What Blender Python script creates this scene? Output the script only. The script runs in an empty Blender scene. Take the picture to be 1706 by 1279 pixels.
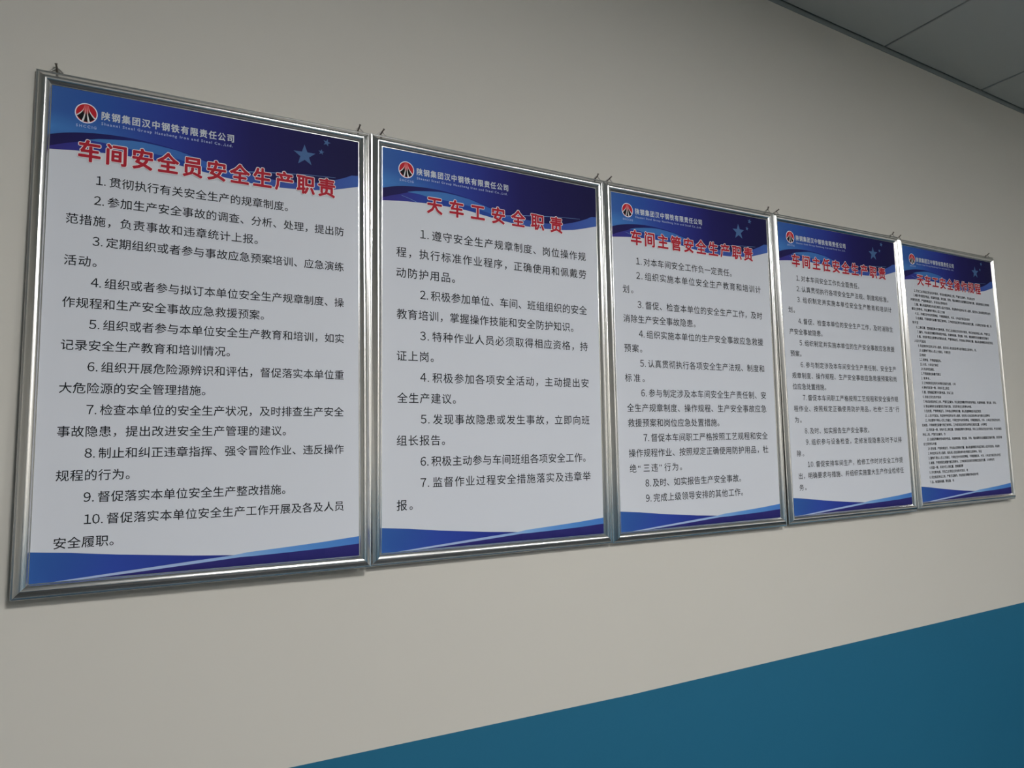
import bpy, bmesh, math, random
from mathutils import Matrix, Vector, noise

random.seed(4)
SC = bpy.context.scene
COL = SC.collection
Z0 = 2.0                       # height of the notices' centre line above the floor

# ---------------------------------------------------------------- camera
cd = bpy.data.cameras.new('camera')
cam = bpy.data.objects.new('camera', cd)
COL.objects.link(cam)
right = Vector((0.88536376, -0.46462071, -0.01608136))
down = Vector((0.02644433, 0.08486612, -0.99604138))
fwd = Vector((0.46414622, 0.88143368, 0.08742397))
m = Matrix((right, -down, -fwd)).transposed().to_4x4()
m.translation = Vector((0.69493756, -1.43982423, -0.22805977 + Z0))
cam.matrix_world = m
cd.sensor_fit = 'HORIZONTAL'
cd.sensor_width = 36.0
cd.lens = 1137.0673 * 36.0 / 1706.0
cd.shift_x = 9.0358 / 1706.0
cd.shift_y = 4.6196 / 1706.0
cd.clip_start = 0.01
SC.camera = cam

# ---------------------------------------------------------------- colour management, world
SC.view_settings.view_transform = 'Standard'
SC.view_settings.look = 'None'
SC.view_settings.gamma = 1.0
SC.view_settings.use_curve_mapping = False
SC.view_settings.exposure = 0.0
SC.render.film_transparent = False
w = bpy.data.worlds.new('world')
SC.world = w
w.use_nodes = True
w.node_tree.nodes['Background'].inputs[0].default_value = (0.55, 0.6, 0.65, 1)
w.node_tree.nodes['Background'].inputs[1].default_value = 0.02

PANEL_POWER = 104.0             # emission strength of the ceiling light diffusers
PANEL_COLOR = (1.0, 0.985, 0.955)
# room extents and the ceiling plane (very slightly out of level, as in the photograph)
RX0, RX1, RY0 = -2.0, 5.6, -5.2
CZ, CS = 1.192 + Z0, -0.028
def ceil_z(x):
    return CZ + CS * (x - 2.9)

# ---------------------------------------------------------------- helpers
def lin(c):
    c /= 255.0
    return c / 12.92 if c <= 0.04045 else ((c + 0.055) / 1.055) ** 2.4
def rgb(r, g, b, k=1.0):
    return (lin(r) * k, lin(g) * k, lin(b) * k, 1.0)
def tag(o, label=None, cat=None, group=None, kind=None):
    if label: o['label'] = label
    if cat: o['category'] = cat
    if group: o['group'] = group
    if kind: o['kind'] = kind
    return o
def add(name, me, parent=None, mats=()):
    o = bpy.data.objects.new(name, me)
    COL.objects.link(o)
    for mm in mats:
        if mm.name not in [k.name for k in me.materials if k]:
            me.materials.append(mm)
    if parent is not None:
        o.parent = parent
    return o
def empty(name, M):
    o = bpy.data.objects.new(name, None)
    COL.objects.link(o)
    o.empty_display_size = 0.05
    o.matrix_world = M
    return o
def mesh(name, vs, fs, smooth=False):
    me = bpy.data.meshes.new(name)
    me.from_pydata([tuple(v) for v in vs], [], fs)
    me.update()
    if smooth:
        for p in me.polygons: p.use_smooth = True
    return me
def box_bm(bm, x0, x1, y0, y1, z0, z1):
    v = [bm.verts.new((x, y, z)) for x in (x0, x1) for y in (y0, y1) for z in (z0, z1)]
    for f in ((0, 1, 3, 2), (4, 6, 7, 5), (0, 4, 5, 1), (2, 3, 7, 6), (0, 2, 6, 4), (1, 5, 7, 3)):
        bm.faces.new([v[i] for i in f])
def box_mesh(name, x0, x1, y0, y1, z0, z1, bevel=0.0, seg=2):
    bm = bmesh.new()
    box_bm(bm, x0, x1, y0, y1, z0, z1)
    if bevel:
        bmesh.ops.bevel(bm, geom=bm.edges[:], offset=bevel, segments=seg, affect='EDGES', profile=0.5)
    bmesh.ops.recalc_face_normals(bm, faces=bm.faces[:])
    me = bpy.data.meshes.new(name)
    bm.to_mesh(me); bm.free()
    return me
def tube_mesh(name, pts, r, n=8, closed_ends=True):
    pts = [Vector(p) for p in pts]
    vs, fs = [], []
    prev = None
    for i, p in enumerate(pts):
        d = (pts[min(i + 1, len(pts) - 1)] - pts[max(i - 1, 0)]).normalized()
        if prev is None:
            a = d.orthogonal().normalized()
        else:
            a = (prev - d * prev.dot(d)).normalized()
        prev = a
        b = d.cross(a)
        rr = r[i] if isinstance(r, (list, tuple)) else r
        for k in range(n):
            t = 2 * math.pi * k / n
            vs.append(p + (a * math.cos(t) + b * math.sin(t)) * rr)
    for i in range(len(pts) - 1):
        for k in range(n):
            k2 = (k + 1) % n
            fs.append((i * n + k, i * n + k2, (i + 1) * n + k2, (i + 1) * n + k))
    if closed_ends:
        fs.append(tuple(range(n))[::-1])
        fs.append(tuple(range((len(pts) - 1) * n, len(pts) * n)))
    return mesh(name, vs, fs, smooth=True)

# ---------------------------------------------------------------- materials
def mat(name, color=(0.5, 0.5, 0.5, 1), rough=0.5, metal=0.0, spec=0.5, coat=0.0, coat_rough=0.1):
    mt = bpy.data.materials.new(name)
    mt.use_nodes = True
    b = mt.node_tree.nodes['Principled BSDF']
    b.inputs['Base Color'].default_value = color
    b.inputs['Roughness'].default_value = rough
    b.inputs['Metallic'].default_value = metal
    b.inputs['Specular IOR Level'].default_value = spec
    b.inputs['Coat Weight'].default_value = coat
    b.inputs['Coat Roughness'].default_value = coat_rough
    return mt
def noise_bump(mt, scale, strength, dist=0.001, stretch=(1, 1, 1)):
    nt = mt.node_tree
    b = nt.nodes['Principled BSDF']
    tc = nt.nodes.new('ShaderNodeTexCoord')
    mp = nt.nodes.new('ShaderNodeMapping')
    mp.inputs['Scale'].default_value = stretch
    nz = nt.nodes.new('ShaderNodeTexNoise')
    nz.inputs['Scale'].default_value = scale
    nz.inputs['Detail'].default_value = 4
    bp = nt.nodes.new('ShaderNodeBump')
    bp.inputs['Strength'].default_value = strength
    bp.inputs['Distance'].default_value = dist
    nt.links.new(tc.outputs['Object'], mp.inputs[0])
    nt.links.new(mp.outputs[0], nz.inputs['Vector'])
    nt.links.new(nz.outputs[0], bp.inputs['Height'])
    nt.links.new(bp.outputs[0], b.inputs['Normal'])
    return nz
def mottled(mt, c1, c2, scale):
    nt = mt.node_tree
    b = nt.nodes['Principled BSDF']
    tc = nt.nodes.new('ShaderNodeTexCoord')
    nz = nt.nodes.new('ShaderNodeTexNoise')
    nz.inputs['Scale'].default_value = scale
    nz.inputs['Detail'].default_value = 3
    mx = nt.nodes.new('ShaderNodeMix')
    mx.data_type = 'RGBA'
    mx.inputs[6].default_value = c1
    mx.inputs[7].default_value = c2
    nt.links.new(tc.outputs['Object'], nz.inputs['Vector'])
    nt.links.new(nz.outputs[0], mx.inputs[0])
    nt.links.new(mx.outputs[2], b.inputs['Base Color'])

M_CREAM = mat('cream_wall_paint', rough=0.75, spec=0.25)
mottled(M_CREAM, (0.622, 0.598, 0.548, 1), (0.650, 0.628, 0.580, 1), 1.3)
noise_bump(M_CREAM, 90, 0.10, 0.0006)
M_BLUE = mat('blue_wall_paint', rough=0.5, spec=0.35)
mottled(M_BLUE, (0.014, 0.132, 0.240, 1), (0.016, 0.145, 0.258, 1), 1.6)
noise_bump(M_BLUE, 90, 0.10, 0.0006)
M_TILE = mat('grey_metal_ceiling_tile', (0.53, 0.56, 0.55, 1), rough=0.6, spec=0.3)
M_GAP = mat('dark_ceiling_void', (0.012, 0.012, 0.013, 1), rough=0.9)
M_TRIM = mat('grey_wall_angle', (0.24, 0.27, 0.27, 1), rough=0.5, spec=0.3)
M_FLOOR = mat('grey_floor_tile', rough=0.45)
mottled(M_FLOOR, (0.020, 0.022, 0.024, 1), (0.030, 0.032, 0.034, 1), 3.0)
M_BASE = mat('dark_baseboard', (0.05, 0.05, 0.055, 1), rough=0.5)
M_ALU = mat('brushed_aluminium', (0.80, 0.80, 0.79, 1), rough=0.22, metal=1.0)
M_BACK = mat('backing_board', (0.10, 0.10, 0.11, 1), rough=0.8)
M_STEEL = mat('dark_steel_nail', (0.16, 0.14, 0.12, 1), rough=0.45, metal=0.8)
M_WIRE = mat('hanger_wire', (0.42, 0.41, 0.39, 1), rough=0.35, metal=1.0)
M_DIFF = bpy.data.materials.new('light_panel_diffuser')
M_DIFF.use_nodes = True
b_ = M_DIFF.node_tree.nodes['Principled BSDF']
b_.inputs['Base Color'].default_value = (0.8, 0.8, 0.8, 1)
b_.inputs['Emission Color'].default_value = PANEL_COLOR + (1,)
b_.inputs['Emission Strength'].default_value = PANEL_POWER
M_PFRAME = mat('white_panel_frame', (0.75, 0.75, 0.74, 1), rough=0.4)

SHEEN = dict(rough=0.60, spec=0.10)
def ink(name, color):
    return mat(name, color, **SHEEN)
M_PAPER = ink('white_print', (0.680, 0.705, 0.768, 1))
M_BLACK = ink('black_ink', (0.010, 0.012, 0.016, 1))
M_RED = ink('red_ink', (0.45, 0.022, 0.040, 1))
M_OUT = ink('pale_title_outline', (0.86, 0.80, 0.83, 1))
M_WHITE = ink('white_header_ink', (0.62, 0.66, 0.70, 1))
M_PALEBLUE = ink('pale_blue_header_ink', (0.46, 0.54, 0.78, 1))
M_STAR = ink('star_blue_ink', (0.075, 0.155, 0.34, 1))
M_VC = ink('graded_print', (1, 1, 1, 1))
at_ = M_VC.node_tree.nodes.new('ShaderNodeAttribute')
at_.attribute_name = 'print'
M_VC.node_tree.links.new(at_.outputs['Color'], M_VC.node_tree.nodes['Principled BSDF'].inputs['Base Color'])

# ---------------------------------------------------------------- the setting
# wall with the notices: cream above, blue below a hand-painted edge
edge = [(RX0, -0.846), (0.2, -0.846), (0.956, -0.8475), (1.793, -0.8570), (2.537, -0.8535), (3.10, -0.851), (3.657, -0.8474), (4.3, -0.845), (RX1, -0.845)]
edge = [(x, z + Z0) for x, z in edge]
vs, fs = [], []
n = len(edge)
for x, z in edge: vs.append((x, 0, 0))
for x, z in edge: vs.append((x, 0, z))
for x, z in edge: vs.append((x, 0, ceil_z(x) + 0.1))
for x, z in edge: vs.append((x, 0.12, 0))
for x, z in edge: vs.append((x, 0.12, ceil_z(x) + 0.1))
for i in range(n - 1):
    fs.append((i, i + 1, n + i + 1, n + i))
for i in range(n - 1):
    fs.append((n + i, n + i + 1, 2 * n + i + 1, 2 * n + i))
for i in range(n - 1):
    fs.append((3 * n + i + 1, 3 * n + i, 4 * n + i, 4 * n + i + 1))
    fs.append((2 * n + i, 2 * n + i + 1, 4 * n + i + 1, 4 * n + i))
me = mesh('wall_back', vs, fs)
wall = add('wall_back', me, None, (M_CREAM, M_BLUE))
for i, p in enumerate(me.polygons):
    p.material_index = 1 if i < n - 1 else 0
tag(wall, 'cream wall painted blue below hip height, behind the framed notices', kind='structure')

def plain_wall(name, x0, x1, y0, y1, label):
    bm = bmesh.new()
    box_bm(bm, x0, x1, y0, y1, 0, 1.15)
    nb = len(bm.faces)
    box_bm(bm, x0, x1, y0, y1, 1.15, ceil_z(min(max((x0 + x1) / 2, RX0), RX1)) + 0.1)
    bmesh.ops.recalc_face_normals(bm, faces=bm.faces[:])
    me = bpy.data.meshes.new(name)
    bm.to_mesh(me); bm.free()
    o = add(name, me, None, (M_CREAM, M_BLUE))
    for i, p in enumerate(me.polygons):
        p.material_index = 1 if i < nb else 0
    return tag(o, label, kind='structure')
plain_wall('wall_left', RX0 - 0.12, RX0, RY0, 0, 'cream and blue side wall to the left')
plain_wall('wall_right', RX1, RX1 + 0.12, RY0, 0, 'cream and blue side wall to the right')
plain_wall('wall_front', RX0, RX1, RY0 - 0.12, RY0, 'cream and blue wall behind the viewer')
fl = add('floor', box_mesh('floor', RX0 - 0.12, RX1 + 0.12, RY0 - 0.12, 0.12, -0.08, 0), None, (M_FLOOR,))
tag(fl, 'dark grey floor of the room', kind='structure')
bb = add('baseboard_back', box_mesh('baseboard_back', RX0, RX1, -0.014, 0, 0, 0.10, 0.003), None, (M_BASE,))
tag(bb, 'dark skirting along the notice wall', kind='structure')

# ceiling: dark void slab with clip-in tiles below, each its own part
cl = add('ceiling', mesh('ceiling', [(x, y, ceil_z(x) + dz) for dz in (0.022, 0.09) for x, y in ((RX0, RY0), (RX1, RY0), (RX1, 0), (RX0, 0))],
         [(0, 3, 2, 1), (4, 5, 6, 7), (0, 1, 5, 4), (1, 2, 6, 5), (2, 3, 7, 6), (3, 0, 4, 7)]), None, (M_GAP,))
tag(cl, 'suspended ceiling of plain grey metal tiles with dark joints', kind='structure')
TX, TY, GAP = 0.617, 0.600, 0.009
bm = bmesh.new()
box_bm(bm, GAP / 2, TX - GAP / 2, GAP / 2, TY - GAP / 2, 0, 0.020)
bmesh.ops.bevel(bm, geom=[e for e in bm.edges if all(v.co.z < 0.001 for v in e.verts)], offset=0.0025, segments=1, affect='EDGES')
bmesh.ops.recalc_face_normals(bm, faces=bm.faces[:])
tile_me = bpy.data.meshes.new('ceiling_tile')
bm.to_mesh(tile_me); bm.free()
tile_me.materials.append(M_TILE)
jx = 3.018
kx0 = math.ceil((RX0 - jx) / TX); kx1 = math.floor((RX1 - jx) / TX)
tilt = math.atan(CS)
LIGHTS = {(-3, 4), (1, 6)}           # tile cells (column from the joint, row from the wall) that hold a light
for kx in range(kx0, kx1):
    for r in range(0, 8):
        x = jx + kx * TX; y = -0.0005 - (r + 1) * TY
        if y < RY0: continue
        if (kx, r) in LIGHTS: continue
        o = bpy.data.objects.new('ceiling_tile', tile_me)
        COL.objects.link(o)
        o.parent = cl
        jitter = random.uniform(-0.0008, 0.0008)
        o.location = (x, y, ceil_z(x) + jitter)
        o.rotation_euler = (0, -tilt, 0)
# infill strips to the side walls
def infill(x0, x1):
    me = mesh('ceiling_strip', [(x, y, ceil_z(x) + dz) for dz in (0.0, 0.02) for x, y in ((x0, RY0), (x1, RY0), (x1, -0.003), (x0, -0.003))],
              [(0, 3, 2, 1), (4, 5, 6, 7), (0, 1, 5, 4), (1, 2, 6, 5), (2, 3, 7, 6), (3, 0, 4, 7)])
    add('ceiling_strip', me, cl, (M_TILE,))
infill(RX0, jx + kx0 * TX - 0.003); infill(jx + kx1 * TX + 0.003, RX1)
# wall angle along the notice wall (an L section)
xa, xb = RX0, RX1
prof = [(0, -0.016), (-0.0016, -0.016), (-0.0016, 0.0205), (-0.020, 0.0205), (-0.020, 0.022), (0, 0.022)]
vs = [(x, y, ceil_z(x) + z) for x in (xa, xb) for y, z in prof]
k = len(prof)
fs = [(i, (i + 1) % k, k + (i + 1) % k, k + i) for i in range(k)] + [tuple(range(k))[::-1], tuple(range(k, 2 * k))]
tr = add('trim_1', mesh('trim_1', vs, fs), None, (M_TRIM,))
bm = bmesh.new(); bm.from_mesh(tr.data); bmesh.ops.recalc_face_normals(bm, faces=bm.faces[:]); bm.to_mesh(tr.data); bm.free()
tag(tr, 'grey metal angle where the ceiling meets the notice wall', kind='structure')

# flush light panels set in the ceiling in place of tiles
panel_place = {(-3, 4): 'in front of the second notice', (1, 6): 'at the back of the room, far right'}
for (kx, r), where in panel_place.items():
    x = jx + kx * TX + TX / 2; y = -0.0005 - (r + 0.5) * TY
    t = empty('ceiling_light', Matrix.Translation((x, y, ceil_z(x))) @ Matrix.Rotation(-tilt, 4, 'Y'))
    tag(t, 'square flush ceiling light panel ' + where, 'ceiling light', 'ceiling light panels')
    bm = bmesh.new()
    h, hi = 0.297, 0.272
    for a, b in (((-h, -h), (h, -hi)), ((-h, hi), (h, h)), ((-h, -hi), (-hi, hi)), ((hi, -hi), (h, hi))):
        box_bm(bm, a[0], b[0], a[1], b[1], 0.0, 0.018)
    bmesh.ops.recalc_face_normals(bm, faces=bm.faces[:])
    me = bpy.data.meshes.new('panel_frame'); bm.to_mesh(me); bm.free()
    add('panel_frame', me, t, (M_PFRAME,))
    add('diffuser', box_mesh('diffuser', -hi, hi, -hi, hi, 0.006, 0.012), t, (M_DIFF,))

# ---------------------------------------------------------------- lettering: glyph outlines from the built-in font
GL = {}
def glyph(ch):
    if ch in GL: return GL[ch]
    if ch.isdigit() and ord(ch) < 128:        # the wide digits of the CJK face, moved to the left edge of their cell
        v, f, x0, x1 = glyph(chr(0xFF10 + ord(ch) - 48))
        cx_ = 0.5 - 0.29
        GL[ch] = ([(a - cx_, c) for a, c in v], f, x0 - cx_, x1 - cx_)
        return GL[ch]
    c = bpy.data.curves.new('glyph', 'FONT')
    c.body = ch; c.size = 1.0; c.resolution_u = 2
    o = bpy.data.objects.new('glyph', c)
    COL.objects.link(o)
    bpy.context.view_layer.update()
    dg = bpy.context.evaluated_depsgraph_get()
    me = bpy.data.meshes.new_from_object(o.evaluated_get(dg))
    v = [(q.co.x, q.co.y) for q in me.vertices]
    f = [tuple(p.vertices) for p in me.polygons]
    bpy.data.objects.remove(o); bpy.data.curves.remove(c); bpy.data.meshes.remove(me)
    if v:
        x0 = min(q[0] for q in v); x1 = max(q[0] for q in v)
    else:
        x0 = x1 = 0
    GL[ch] = (v, f, x0, x1)
    return GL[ch]
def is_wide(ch): return ord(ch) > 0x2000
def adv(ch, latin=1.0):
    if is_wide(ch):
        return 0.62 if ch in '“”' else 1.0
    if ch == ' ': return 0.33 * latin
    if ch == '.': return 0.40
    if ch.isdigit(): return 0.60
    g = glyph(ch)
    return (g[3] + 0.09) * latin
FP = 0.00012     # step between printed layers
class Print:
    """collects flat print for one sheet, in millimetres from the sheet's top left corner"""
    def __init__(s): s.v = []; s.f = []; s.z = {}
    def poly(s, pts, flip=False):
        b = len(s.v); s.v += [tuple(p) for p in pts]
        s.f.append(tuple(range(b, b + len(pts))))
    def line(s, text, xl, xr, vc, em, wx=1.0, shifts=((0, 0),), justify=True, latin=1.0, base=0.38):
        # text centred on height vc; xl = ink left, xr = ink right (advance stretched to fit)
        chars = list(text); pos = []; x = 0
        for ch in chars:
            pos.append(x); x += adv(ch, latin) * em * wx
        g0 = glyph(chars[0]); g1 = glyph(chars[-1])
        l0 = g0[2] * em * wx; r1 = pos[-1] + g1[3] * em * wx
        if xr is not None and justify and len(chars) > 1:
            extra = ((xr - xl) - (r1 - l0)) / (len(chars) - 1)
        else:
            extra = 0
        for i, ch in enumerate(chars):
            gv, gf, _, _ = glyph(ch)
            ox = xl - l0 + pos[i] + extra * i
            oy = vc + base * em
            sx = em * wx * (latin if not is_wide(ch) and not ch.isdigit() and ch != '.' else 1)
            for q_, (dx, dy) in enumerate(shifts):
                b = len(s.v)
                if q_: s.z.update((b + j, q_ * 0.000012) for j in range(len(gv)))
                s.v += [(ox + a * sx + dx, oy - c * em * (1.06 if ch.isdigit() else 1) + dy) for a, c in gv]
                s.f += [tuple(b + q for q in f) for f in gf]
    def build(s, name, W, H, h, layer, mt, parent, colors=None):
        sx, sz = W / 570.0, H / 887.0
        y = -(h + FP * layer)
        vs = [(-W / 2 + u * sx, y - s.z.get(j, 0), H / 2 - v * sz) for j, (u, v) in enumerate(s.v)]
        me = mesh(name, vs, s.f)
        # make every face look away from the wall
        bm = bmesh.new(); bm.from_mesh(me)
        bmesh.ops.reverse_faces(bm, faces=[f for f in bm.faces if f.normal.y > 0])
        bm.to_mesh(me); bm.free()
        if colors:
            a = me.attributes.new('print', 'FLOAT_COLOR', 'POINT')
            for i, c in enumerate(colors): a.data[i].color = c
        return add(name, me, parent, (mt,))

def interp(tab, x):
    if x <= tab[0][0]: return tab[0][1]
    for (a, fa), (b, fb) in zip(tab, tab[1:]):
        if x <= b:
            t = (x - a) / (b - a)
            if isinstance(fa, tuple): return tuple(p + (q - p) * t for p, q in zip(fa, fb))
            return fa + (fb - fa) * t
    return tab[-1][1]
def smooth_tab(tab, x):
    # smoothed by averaging a short window
    return sum(interp(tab, x + d) for d in (-9, -6, -3, 0, 3, 6, 9)) / 7.0
PK = 1.30      # print colours read off the picture, scaled to reflectance
def pc(c): return (lin(c[0]) * PK, lin(c[1]) * PK, lin(c[2]) * PK, 1.0)
def band(top, bot, colf, x0, x1, nx, ny=6):
    P = Print(); cols = []
    for i in range(nx + 1):
        x = x0 + (x1 - x0) * i / nx
        a, b = top(x), bot(x)
        for j in range(ny + 1):
            v = a + (b - a) * j / ny
            P.v.append((x, v)); cols.append(pc(colf(x, v)))
    for i in range(nx):
        for j in range(ny):
            q = i * (ny + 1) + j
            P.f.append((q, q + ny + 1, q + ny + 2, q + 1))
    return P, cols
T_EDGE = [(-10, 122), (0, 121), (28, 118), (57, 115), (100, 112.5), (147, 112), (205, 113.5), (240, 118), (300, 125.5), (355, 129.5), (410, 129), (467, 124.5), (505, 119), (538, 110), (570, 101), (580, 98)]
T_DARK = [(-10, 118), (0, 115), (22, 106), (40, 101), (58, 94), (77, 88), (105, 84), (131, 81), (149, 80.5), (175, 82), (211, 86), (240, 93), (266, 100), (303, 109), (330, 111), (360, 113), (412, 115), (463, 111), (506, 99), (540, 86), (570, 70), (580, 65)]
T_FIELD = [(-10, 96), (0, 93), (20, 86.5), (44, 81.5), (75, 77.5), (105, 76), (131, 76), (155, 77.5), (184, 80.5), (222, 87), (260, 96), (300, 106)]
T_LENS0 = [(58, 93), (77, 88), (105, 84), (131, 81), (149, 80.5), (175, 82), (211, 86), (240, 93), (266, 100), (303, 111), (330, 117)]
T_LENS1 = [(58, 93.2), (88, 94), (105, 97), (148, 98.5), (168, 99.5), (211, 102.5), (266, 113), (303, 118.5), (330, 121)]
def col_low(x, v):
    return interp([(0, (52, 46, 118)), (50, (50, 52, 128)), (110, (38, 60, 140)), (230, (34, 62, 140)), (300, (44, 72, 146)), (380, (54, 78, 148)), (470, (54, 74, 148)), (570, (60, 88, 156))], x)
def col_dark(x, v):
    return interp([(0, (32, 28, 74)), (90, (32, 30, 84)), (160, (34, 42, 110)), (250, (32, 40, 112)), (330, (28, 30, 92)), (430, (26, 25, 74)), (570, (24, 22, 62))], x)
def col_field(x, v):
    a = interp([(0, (52, 88, 150)), (80, (44, 78, 148)), (150, (44, 64, 140)), (220, (40, 52, 128)), (290, (36, 38, 106)), (350, (30, 28, 84)), (450, (27, 24, 72)), (570, (24, 22, 62))], x)
    g = max(0.0, 1 - abs(v - 78) / 34.0) * max(0.0, 1 - x / 170.0)          # lighter glow above the swoosh, printed at the left
    return tuple(p + (q - p) * g * 0.75 for p, q in zip(a, (68, 124, 184)))
def col_lens(x, v):
    return interp([(58, (64, 112, 168)), (150, (60, 106, 168)), (220, (54, 94, 162)), (330, (44, 76, 160))], x)

def star(P, cx, cy, R, r=None, rot=0.0):
    r = r or R * 0.40
    c = (cx, cy)
    pts = []
    for k in range(10):
        a = -math.pi / 2 + rot + k * math.pi / 5
        q = R if k % 2 == 0 else r
        pts.append((cx + q * math.cos(a), cy + q * math.sin(a)))
    for k in range(10):
        P.poly([c, pts[k], pts[(k + 1) % 10]])
def ring(cx, cy, r0, r1, n=48):
    P = Print()
    for k in range(n):
        a, b = 2 * math.pi * k / n, 2 * math.pi * (k + 1) / n
        P.poly([(cx + r0 * math.cos(a), cy + r0 * math.sin(a)), (cx + r1 * math.cos(a), cy + r1 * math.sin(a)),
                (cx + r1 * math.cos(b), cy + r1 * math.sin(b)), (cx + r0 * math.cos(b), cy + r0 * math.sin(b))])
    return P

def shifts(r, n=8):
    return [(r * math.cos(2 * math.pi * k / n), r * math.sin(2 * math.pi * k / n)) for k in range(n)]

COMPANY = '陕钢集团汉中钢铁有限责任公司'
COMPANY_EN = 'Shaanxi Steel Group Hanzhong Iron and Steel Co.,Ltd.'
def print_sheet(sheet, W, H, h, spec):
    ex = spec.get('dx', 0)
    # header art
    P, c = band(lambda x: 0, lambda x: smooth_tab(T_EDGE, x), col_low, 0, 570, 96)
    hd = P.build('header_band', W, H, h, 1, M_VC, sheet, c)
    hd['label'] = 'blue printed header with swooping lower edge'
    P, c = band(lambda x: 0, lambda x: smooth_tab(T_DARK, x), col_dark, 0, 570, 96)
    P.build('header_swoosh', W, H, h, 2, M_VC, sheet, c)
    P, c = band(lambda x: 0, lambda x: smooth_tab(T_FIELD, x), col_field, 0, 300, 60, 12)
    P2, c2 = band(lambda x: 0, lambda x: 106 - (x - 300) * 0.11, col_field, 300, 570, 40, 4)
    b = len(P.v); P.v += P2.v; P.f += [tuple(b + q for q in f) for f in P2.f]; c += c2
    P.build('header_field', W, H, h, 3, M_VC, sheet, c)
    P, c = band(lambda x: interp(T_LENS0, x), lambda x: max(interp(T_LENS0, x), interp(T_LENS1, x)), col_lens, 58, 330, 60, 2)
    # hair lines printed along the swoosh
    for pts, w0, w1 in (([(300, 113), (330, 108), (356, 104), (385, 100.5), (412, 97.5), (440, 94.5), (464, 92.3), (520, 89)], 1.7, 0.5),
                        ([(44, 103), (63, 108), (82, 114)], 0.5, 0.9)):
        m_ = len(pts)
        for i in range(m_ - 1):
            wa = w0 + (w1 - w0) * i / (m_ - 1); wb = w0 + (w1 - w0) * (i + 1) / (m_ - 1)
            (xa_, ya_), (xb_, yb_) = pts[i], pts[i + 1]
            P.poly([(xa_, ya_ - wa / 2), (xb_, yb_ - wb / 2), (xb_, yb_ + wb / 2), (xa_, ya_ + wa / 2)])
            c += [pc((112, 146, 196))] * 4
    P.build('header_highlight', W, H, h, 4, M_VC, sheet, c)
    if spec['stars']:
        P = Print()
        star(P, 454.5, 51, 24, rot=-0.02); star(P, 501, 14, 8.5, rot=0.25); star(P, 489.5, 37, 6.5, rot=0.1)
        P.build('stars', W, H, h, 5, M_STAR, sheet)
    # footer art
    P = Print(); c = []
    def q(pts, cols):
        P.poly(pts)
        for k in cols: c.append(pc(k))
    L, Md, N = (50, 90, 160), (40, 52, 132), (30, 28, 84)
    top = [(0, 835), (60, 840.5), (130, 849), (253, 861), (328, 866.5)]
    bot = [(0, 887), (36, 887), (120, 880.8), (253, 871.5), (328, 866.6)]
    tc = [(46, 84, 148), (44, 76, 144), (44, 66, 146), (38, 50, 130), (34, 44, 122)]
    for i in range(4):
        q([top[i], top[i + 1], bot[i + 1], bot[i]], [tc[i], tc[i + 1], tc[i + 1], tc[i]])
    s0 = [(36, 887), (120, 880.8), (253, 871.2), (328, 866.2), (351, 863), (430, 858.5), (500, 854), (571, 848)]
    s1 = [(82, 887), (150, 883.3), (253, 876.8), (338, 871), (360, 871), (430, 869.2), (500, 867), (571, 863)]
    sc_ = [(150, 166, 196), (148, 164, 194), (142, 164, 200), (126, 158, 200), (112, 152, 198), (84, 132, 190), (72, 122, 184), (66, 112, 180)]
    for i in range(7):
        q([s0[i], s0[i + 1], s1[i + 1], s1[i]], [sc_[i], sc_[i + 1], sc_[i + 1], sc_[i]])
    for i in range(7):
        a, b = s1[i], s1[i + 1]
        q([a, b, (b[0], 887.2), (a[0], 887.2)], [(44, 42, 104), (40, 38, 100), (32, 30, 88), (32, 30, 88)])
    ft = P.build('footer_band', W, H, h, 1, M_VC, sheet, c)
    ft['label'] = 'blue printed footer with crossing pale stripe'
    # emblem: white ring, red disc, black lower fan with white rays
    cx, cy = 55 + spec.get('ex', 0), 42.5
    P = Print(); c = []
    def disc(r, colr, n_=40):
        for k_ in range(n_):
            a, b = 2 * math.pi * k_ / n_, 2 * math.pi * (k_ + 1) / n_
            P.poly([(cx, cy), (cx + r * math.cos(a), cy + r * 1.05 * math.sin(a)), (cx + r * math.cos(b), cy + r * 1.05 * math.sin(b))])
            for _ in range(3): c.append(pc(colr))
    disc(18.4, (215, 215, 225))
    em_ = P.build('emblem', W, H, h, 5, M_VC, sheet, c)
    P = Print(); c = []
    disc(16.6, (172, 36, 46))
    P.build('emblem_disc', W, H, h, 6, M_VC, sheet, c)
    ends = [(-15.6, 6.4), (-5.6, 16.2), (4.6, 16.6), (14.6, 8.8)]
    def ray_pt(k_, t):
        ex_, ey_ = ends[k_]
        x_start = (-3.2, -1.1, 1.1, 3.2)[k_]
        return (cx + x_start + (ex_ - x_start) * t ** 2.2, cy - 15.6 + (ey_ + 15.6) * t)
    P = Print(); c = []
    NT = 12
    for k_ in range(3):
        for i in range(NT):
            t0, t1 = i / NT, (i + 1) / NT
            P.poly([ray_pt(k_, t0), ray_pt(k_ + 1, t0), ray_pt(k_ + 1, t1), ray_pt(k_, t1)])
            def cc(t): return interp([(0, (190, 60, 66)), (0.35, (196, 80, 84)), (0.5, (120, 50, 50)), (0.58, (22, 22, 26)), (1, (20, 20, 24))], t)
            c += [pc(cc(t0)), pc(cc(t0)), pc(cc(t1)), pc(cc(t1))]
    P.build('emblem_fan', W, H, h, 7, M_VC, sheet, c)
    P = Print(); c = []
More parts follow.
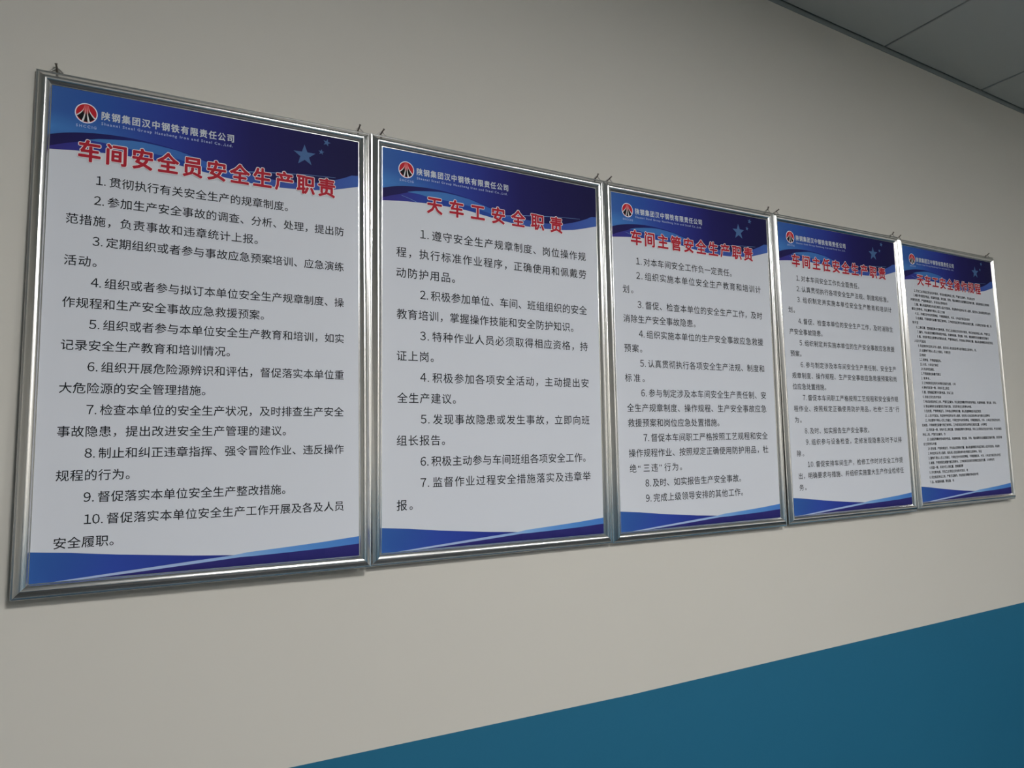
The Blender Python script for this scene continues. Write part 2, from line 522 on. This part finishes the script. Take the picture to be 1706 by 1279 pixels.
    for k_ in range(4):
        for i in range(NT):
            t0, t1 = i / NT, (i + 1) / NT
            a, b = ray_pt(k_, t0), ray_pt(k_, t1)
            w0, w1 = 0.35 + 1.5 * t0 ** 2, 0.35 + 1.5 * t1 ** 2
            P.poly([(a[0] - w0, a[1]), (a[0] + w0, a[1]), (b[0] + w1, b[1]), (b[0] - w1, b[1])])
            def cr(t): return interp([(0, (196, 90, 92)), (0.45, (210, 170, 170)), (0.6, (206, 206, 204)), (1, (200, 200, 204))], t)
            c += [pc(cr(t0)), pc(cr(t0)), pc(cr(t1)), pc(cr(t1))]
    P.build('emblem_rays', W, H, h, 8, M_VC, sheet, c)
    # header lettering
    P = Print()
    o_ = spec.get('ex', 0)
    P.line(COMPANY, 80 + o_ * 0.6, 313, 42.0, 17.6, wx=0.86, shifts=shifts(0.42, 6), base=0.37)
    P.build('company_name', W, H, h, 5, M_WHITE, sheet)
    P = Print()
    P.line(COMPANY_EN, 80 + o_ * 0.6, 311, 57.2, 7.6, shifts=shifts(0.13, 4), base=0.36, latin=1.0)
    P.line('SHCCIG', 39.5 + o_, 72 + o_, 67.8, 7.2, shifts=shifts(0.12, 4), base=0.36, latin=1.0)
    P.build('latin_lettering', W, H, h, 5, M_PALEBLUE, sheet)
    # title
    T, tx0, tx1 = spec['title']
    P = Print()
    P.line(T, tx0, tx1, 114.5, 42.5, wx=spec.get('twx', 0.90), shifts=shifts(2.7, 14), base=0.38)
    P.build('title_outline', W, H, h, 9, M_OUT, sheet)
    P = Print()
    P.line(T, tx0, tx1, 114.5, 42.5, wx=spec.get('twx', 0.90), shifts=shifts(1.25, 10), base=0.38)
    tt = P.build('title', W, H, h, 11, M_RED, sheet)
    tt['label'] = 'large red title lettering'
    # body
    em = spec['em']
    for k_, (txt, xl, xr) in enumerate(spec['lines']):
        P = Print()
        P.line(txt, xl, xr, spec['v'][k_], em, shifts=spec.get('sh') or shifts(0.12, 4), base=0.38)
        P.build('text_line', W, H, h, 2, M_BLACK, sheet)

def rows(v0, v1, n_): return [v0 + (v1 - v0) * i / (n_ - 1) for i in range(n_)]
F1 = dict(title=('车间安全员安全生产职责', 46, 518), stars=True, em=21.0, v=rows(168, 823, 18), ex=0, lines=[
    ('1.贯彻执行有关安全生产的规章制度。', 75, 421), ('2.参加生产安全事故的调查、分析、处理，提出防', 73, 538),
    ('范措施，负责事故和违章统计上报。', 30, 362), ('3.定期组织或者参与事故应急预案培训、应急演练', 73, 538),
    ('活动。', 30, 81), ('4.组织或者参与拟订本单位安全生产规章制度、操', 73, 538),
    ('作规程和生产安全事故应急救援预案。', 30, 376), ('5.组织或者参与本单位安全生产教育和培训，如实', 73, 538),
    ('记录安全生产教育和培训情况。', 31, 313), ('6.组织开展危险源辨识和评估，督促落实本单位重', 73, 538),
    ('大危险源的安全管理措施。', 31, 270), ('7.检查本单位的安全生产状况，及时排查生产安全', 74, 538),
    ('事故隐患，提出改进安全生产管理的建议。', 31, 421), ('8.制止和纠正违章指挥、强令冒险作业、违反操作', 74, 538),
    ('规程的行为。', 32, 146), ('9.督促落实本单位安全生产整改措施。', 75, 421),
    ('10.督促落实本单位安全生产工作开展及各及人员', 77, 538), ('安全履职。', 33, 124)])
F2 = dict(title=('天车工安全职责', 105, 465), stars=False, em=24.6, v=rows(186, 789.5, 14), lines=[
    ('1.遵守安全生产规章制度、岗位操作规', 88, 535), ('程，执行标准作业程序，正确使用和佩戴劳', 32, 535),
    ('动防护用品。', 32, 172), ('2.积极参加单位、车间、班组组织的安全', 87, 535),
    ('教育培训，掌握操作技能和安全防护知识。', 33, 493), ('3.特种作业人员必须取得相应资格，持', 87, 535),
    ('证上岗。', 33, 119), ('4.积极参加各项安全活动，主动提出安', 87, 535),
    ('全生产建议。', 34, 172), ('5.发现事故隐患或发生事故，立即向班', 88, 535),
    ('组长报告。', 33, 145), ('6.积极主动参与车间班组各项安全工作。', 87, 521),
    ('7.监督作业过程安全措施落实及违章举', 87, 535), ('报。', 33, 69)])
F3 = dict(title=('车间主管安全生产职责', 61, 506), stars=True, em=23.2, v=rows(178, 806, 17), ex=-3, sh=shifts(0.12, 4), lines=[
    ('1.对本车间安全工作负一定责任。', 76, 420), ('2.组织实施本单位安全生产教育和培训计', 75, 534),
    ('划。', 29, 63), ('3.督促、检查本单位的安全生产工作，及时', 76, 535),
    ('消除生产安全事故隐患。', 28, 275), ('4.组织实施本单位的生产安全事故应急救援', 77, 534),
    ('预案。', 28, 86), ('5.认真贯彻执行各项安全生产法规、制度和', 78, 533),
    ('标准。', 27, 91), ('6.参与制定涉及本车间安全生产责任制、安', 78, 535),
    ('全生产规章制度、操作规程、生产安全事故应急', 31, 534), ('救援预案和岗位应急处置措施。', 32, 348),
    ('7.督促本车间职工严格按照工艺规程和安全', 81, 534), ('操作规程作业、按照规定正确使用防护用品，杜', 32, 534),
    ('绝“三违”行为。', 33, 207), ('8.及时、如实报告生产安全事故。', 82, 421),
    ('9.完成上级领导安排的其他工作。', 82, 426)])
F4 = dict(title=('车间主任安全生产职责', 55, 511), stars=True, em=20.0, v=rows(169, 806, 20), ex=-2, sh=shifts(0.15, 4), lines=[
    ('1.对本车间安全工作负全面责任。', 70, 370), ('2.认真贯彻执行各项安全生产法规、制度和标准。', 69, 519),
    ('3.组织制定并实施本单位安全生产教育和培训计', 69, 533), ('划。', 27, 55),
    ('4.督促、检查本单位的安全生产工作，及时消除生', 68, 533), ('产安全事故隐患。', 26, 175),
    ('5.组织制定并实施本单位的生产安全事故应急救援', 68, 533), ('预案。', 25, 73),
    ('6.参与制定涉及本车间安全生产责任制、安全生产', 67, 534), ('规章制度、操作规程、生产安全事故应急救援预案和岗', 27, 533),
    ('位应急处置措施。', 26, 176), ('7.督促本车间职工严格按照工艺规程和安全操作规', 68, 534),
    ('程作业、按照规定正确使用防护用品，杜绝“三违”行', 26, 536), ('为。', 27, 56),
    ('8.及时、如实报告生产安全事故。', 68, 372), ('9.组织参与设备检查，定修发现隐患及时予以排', 70, 537),
    ('除。', 28, 58), ('10.督促安排车间生产，检修工作时对安全工作提', 72, 536),
    ('出，明确要求与措施、并组织实施重大生产作业检修任', 30, 537), ('务。', 30, 60)])
# the far notice: small rows
SRC5 = ('天车工必须经过安全技术培训，考试合格后持证上岗，严禁无证操作。作业前应穿戴好劳动防护用品，检查制动器、限位器、吊钩、钢丝绳等安全装置是否灵敏可靠，'
        '发现异常应立即停车并报告处理，严禁带病运行。开车前必须鸣铃示警，确认轨道两侧及吊运区域无人后方可起动。吊运物件时应听从专人指挥，'
        '但任何人发出紧急停车信号都应立即停车。吊运重物不得从人员上方通过，不得在空中长时间停留，不得超载起吊。大车、小车运行接近终点时应减速，'
        '不得用限位装置代替正常停车。工作结束后应将天车停放在指定位置，小车停在司机室一侧，吊钩升至上限位置，控制器回零并切断电源。')
W5 = [(54, 435), (49, 533), (30, 252), (50, 536), (32, 230), (50, 390), (51, 535), (30, 63), (50, 520), (54, 508), (51, 535), (32, 98), (52, 417),
      (56, 245), (56, 93), (54, 183), (55, 163), (57, 136), (57, 173), (55, 107), (56, 261), (54, 218), (53, 242), (55, 163), (56, 520), (56, 352),
      (57, 411), (59, 468), (58, 538), (37, 442), (59, 540), (36, 171), (60, 538), (37, 112), (60, 515), (58, 391), (59, 518), (59, 471), (60, 264),
      (58, 292), (56, 356), (57, 199)]
EM5 = 10.3
pos5, num5, lines5 = 0, 1, []
for a, b in W5:
    nchar = max(2, round((b - a) / (EM5 * 1.01)))
    lead = ''
    if a > 45:
        lead = '%d.' % num5; num5 += 1
        if num5 == 15 or (a, b) == (50, 288): num5 = 1
        nchar = max(2, nchar - 1)
    t_ = ''.join(SRC5[(pos5 + i) % len(SRC5)] for i in range(nchar))
    pos5 += nchar
    while t_[0] in '，。、': t_ = t_[1:] + t_[0]
    lines5.append((lead + t_, a, b))
F5 = dict(title=('天车工安全操作规程', 77, 479), stars=True, em=EM5, v=rows(156, 822.5, 42), ex=2, sh=shifts(0.22, 4), lines=lines5, twx=0.93)

# ---------------------------------------------------------------- framed notices
# profile of the clip-frame moulding: (distance in from the outer edge, height off the frame's back), millimetres
PROF = [(0, 0), (0, 9.8), (0.5, 10.3), (1.1, 10.4), (3.3, 10.4), (4.5, 11.5), (6.0, 12.7), (8.0, 14.3), (9.6, 15.5), (10.8, 16.4),
        (12.2, 17.25), (13.9, 17.8), (15.4, 17.8), (17.2, 17.2), (19.0, 16.4), (20.8, 15.3), (22.3, 13.9), (23.5, 12.3), (24.2, 11.2), (24.6, 10.9), (25.9, 10.9), (26.2, 10.5), (26.2, 8.6)]
SHEET = 0.0098
def rail_mesh(name, L, bw, flat=False):
    """mitred moulding along local x, outer edge at z = 0, inner towards +z, total outer length L"""
    k = bw / 26.2
    vs, fs = [], []
    n_ = len(PROF)
    for sgn in (-1, 1):
        for a, hh in PROF:
            a *= k * 0.001
            vs.append((sgn * (L / 2 - a - 0.00015), -hh * 0.001, a))
    for i in range(n_ - 1):
        fs.append((i, n_ + i, n_ + i + 1, i + 1))
    fs.append(tuple(range(n_))); fs.append(tuple(range(n_, 2 * n_))[::-1])
    fs.append((n_ - 1, 2 * n_ - 1, n_, 0))
    me = mesh(name, vs, fs)
    bm = bmesh.new(); bm.from_mesh(me)
    bmesh.ops.recalc_face_normals(bm, faces=bm.faces[:])
    bm.to_mesh(me); bm.free()
    for p in me.polygons:
        if p.index < n_ - 1: p.use_smooth = True
    try:
        me.set_sharp_from_angle(angle=math.radians(34))
    except Exception: pass
    return me

PAR = [  # x, z, roll, pitch, yaw, width gain, height gain, border mm
    (0.8056478, -0.0026228, 0.00016, -0.019599, -0.016599, -0.01588, -0.00272, 25.6),
    (1.4246309, -0.0049950, 0.00021, 0.006029, 0.001069, 0.00214, -0.00372, 26.2),
    (2.0497807, -0.0039306, -0.00560, 0.006849, -0.011609, 0.00081, -0.00008, 26.6),
    (2.6795127, 0.0030500, -0.00713, -0.000866, -0.003137, 0.00187, 0.00701, 23.8),
    (3.2960100, 0.0084984, -0.00678, -0.008136, 0.008097, -0.00070, -0.00056, 21.4)]
LAB = ['framed safety duty notice titled 车间安全员安全生产职责, leftmost and largest in view',
       'framed notice titled 天车工安全职责, header without stars, second from the left',
       'framed notice titled 车间主管安全生产职责, middle one of the five',
       'framed notice titled 车间主任安全生产职责, second from the right',
       'framed notice with dense tiny rows of text, rightmost and farthest along the wall']
WHO = ['leftmost notice', 'second notice from the left', 'middle notice', 'second notice from the right', 'rightmost notice']
TIPS = [(0.5305, 1.0890), (1.1387, 1.7193), (1.7601, 2.3457), (2.3925, 2.9648), (3.0044, 3.5672)]
LEAN = [(-0.10, 0.15), (0.45, -0.1), (0.5, -0.5), (0.7, -0.35), (0.1, 0.2)]
for i, (spec, par) in enumerate(zip((F1, F2, F3, F4, F5), PAR)):
    cx, cz, ro, pi_, ya, gw, gh, bw = par
    W, H = 0.57 * (1 + gw), 0.88763 * (1 + gh)
    b = bw * 0.001
    R = Matrix.Rotation(ya, 4, 'Z') @ Matrix.Rotation(pi_, 4, 'X') @ Matrix.Rotation(ro, 4, 'Y')
    # the printed sheet's centre sits 22 mm off the wall; the root stands at the frame's lower edge, on its back plane
    C = Matrix.Translation((cx, -0.022, cz + Z0)) @ R
    root_m = C @ Matrix.Translation((0, SHEET, -(H / 2 + b)))
    t = empty('framed_notice', root_m)
    tag(t, LAB[i], 'notice', 'framed notices in a row on the wall')
    up = H / 2 + b
    def local(o, M): o.matrix_parent_inverse = Matrix.Identity(4); o.matrix_local = M
    WO, HO = W + 2 * b, H + 2 * b
    for nm, L_, ang, off in (('frame_rail', WO, 0, (0, 0, 0)), ('frame_rail', WO, math.pi, (0, 0, HO)),
                             ('frame_rail', HO, math.pi / 2, (-WO / 2, 0, HO / 2)), ('frame_rail', HO, -math.pi / 2, (WO / 2, 0, HO / 2))):
        o = add(nm, rail_mesh(nm, L_, bw), t, (M_ALU,))
        local(o, Matrix.Translation(off) @ Matrix.Rotation(ang, 4, 'Y'))
    o = add('backing_board', box_mesh('backing_board', -W / 2 - 0.006, W / 2 + 0.006, -0.0084, -0.001, b - 0.006, b + H + 0.006), t, (M_BACK,))
    sh = add('printed_sheet', box_mesh('printed_sheet', -W / 2 - 0.0015, W / 2 + 0.0015, -SHEET, -0.0085, -H / 2 - 0.0015, H / 2 + 0.0015), t, (M_PAPER,))
    local(sh, Matrix.Translation((0, 0, up)))
    print_sheet(sh, W, H, SHEET, spec)
    # wire hanging loops over the top rail and the nails that carry them
    top = root_m @ Vector((0, -0.006, HO))
    for s, tx in enumerate(TIPS[i]):
        inv = root_m.inverted()
        ap = Vector((tx, -0.009, 0))
        loc = inv @ Vector((tx, -0.007, cz + Z0 + HO / 2))
        ax = loc.x
        az = HO + 0.010
        wy = -0.0065
        me = tube_mesh('hanging_loop', [(ax - 0.0105, wy, HO - 0.003), (ax - 0.0095, wy, HO + 0.0025), (ax - 0.002, wy, az - 0.001), (ax, wy, az),
                                        (ax + 0.002, wy, az - 0.001), (ax + 0.0095, wy, HO + 0.0025), (ax + 0.0105, wy, HO - 0.003)], 0.0013, 8)
        add('hanging_loop', me, t, (M_WIRE,))
        hold = root_m @ Vector((ax, wy, az - 0.0022))
        nail_name = 'wall_nail'
        base = Vector((hold.x - LEAN[i][s] * 0.004, 0.004, hold.z - 0.006))
        d = (hold - base).normalized()
        tip = hold + d * 0.004 + Vector((LEAN[i][s] * 0.006, -0.003, 0.0050))
        mid = hold + d * 0.002 + Vector((0, 0, 0.001))
        pts = [base, base + (mid - base) * 0.5, mid, mid + (tip - mid) * 0.45, tip]
        org = Matrix.Translation(base)
        me = tube_mesh('wall_nail', [p - base for p in pts], [0.0017, 0.0017, 0.0017, 0.0016, 0.0015], 8)
        # small head at the bent end
        bm = bmesh.new(); bm.from_mesh(me)
        hm = Matrix.Translation(tip - base) @ (tip - mid).normalized().to_track_quat('Z', 'Y').to_matrix().to_4x4()
        bmesh.ops.create_cone(bm, cap_ends=True, segments=10, radius1=0.0026, radius2=0.0022, depth=0.0012, matrix=hm)
        bm.to_mesh(me); bm.free()
        nl = add('wall_nail', me, None, (M_STEEL,))
        nl.location = base
        tag(nl, 'small bent steel nail holding the %s end of the %s' % (('left', 'right')[s], WHO[i]), 'nail', 'nails the notices hang from')
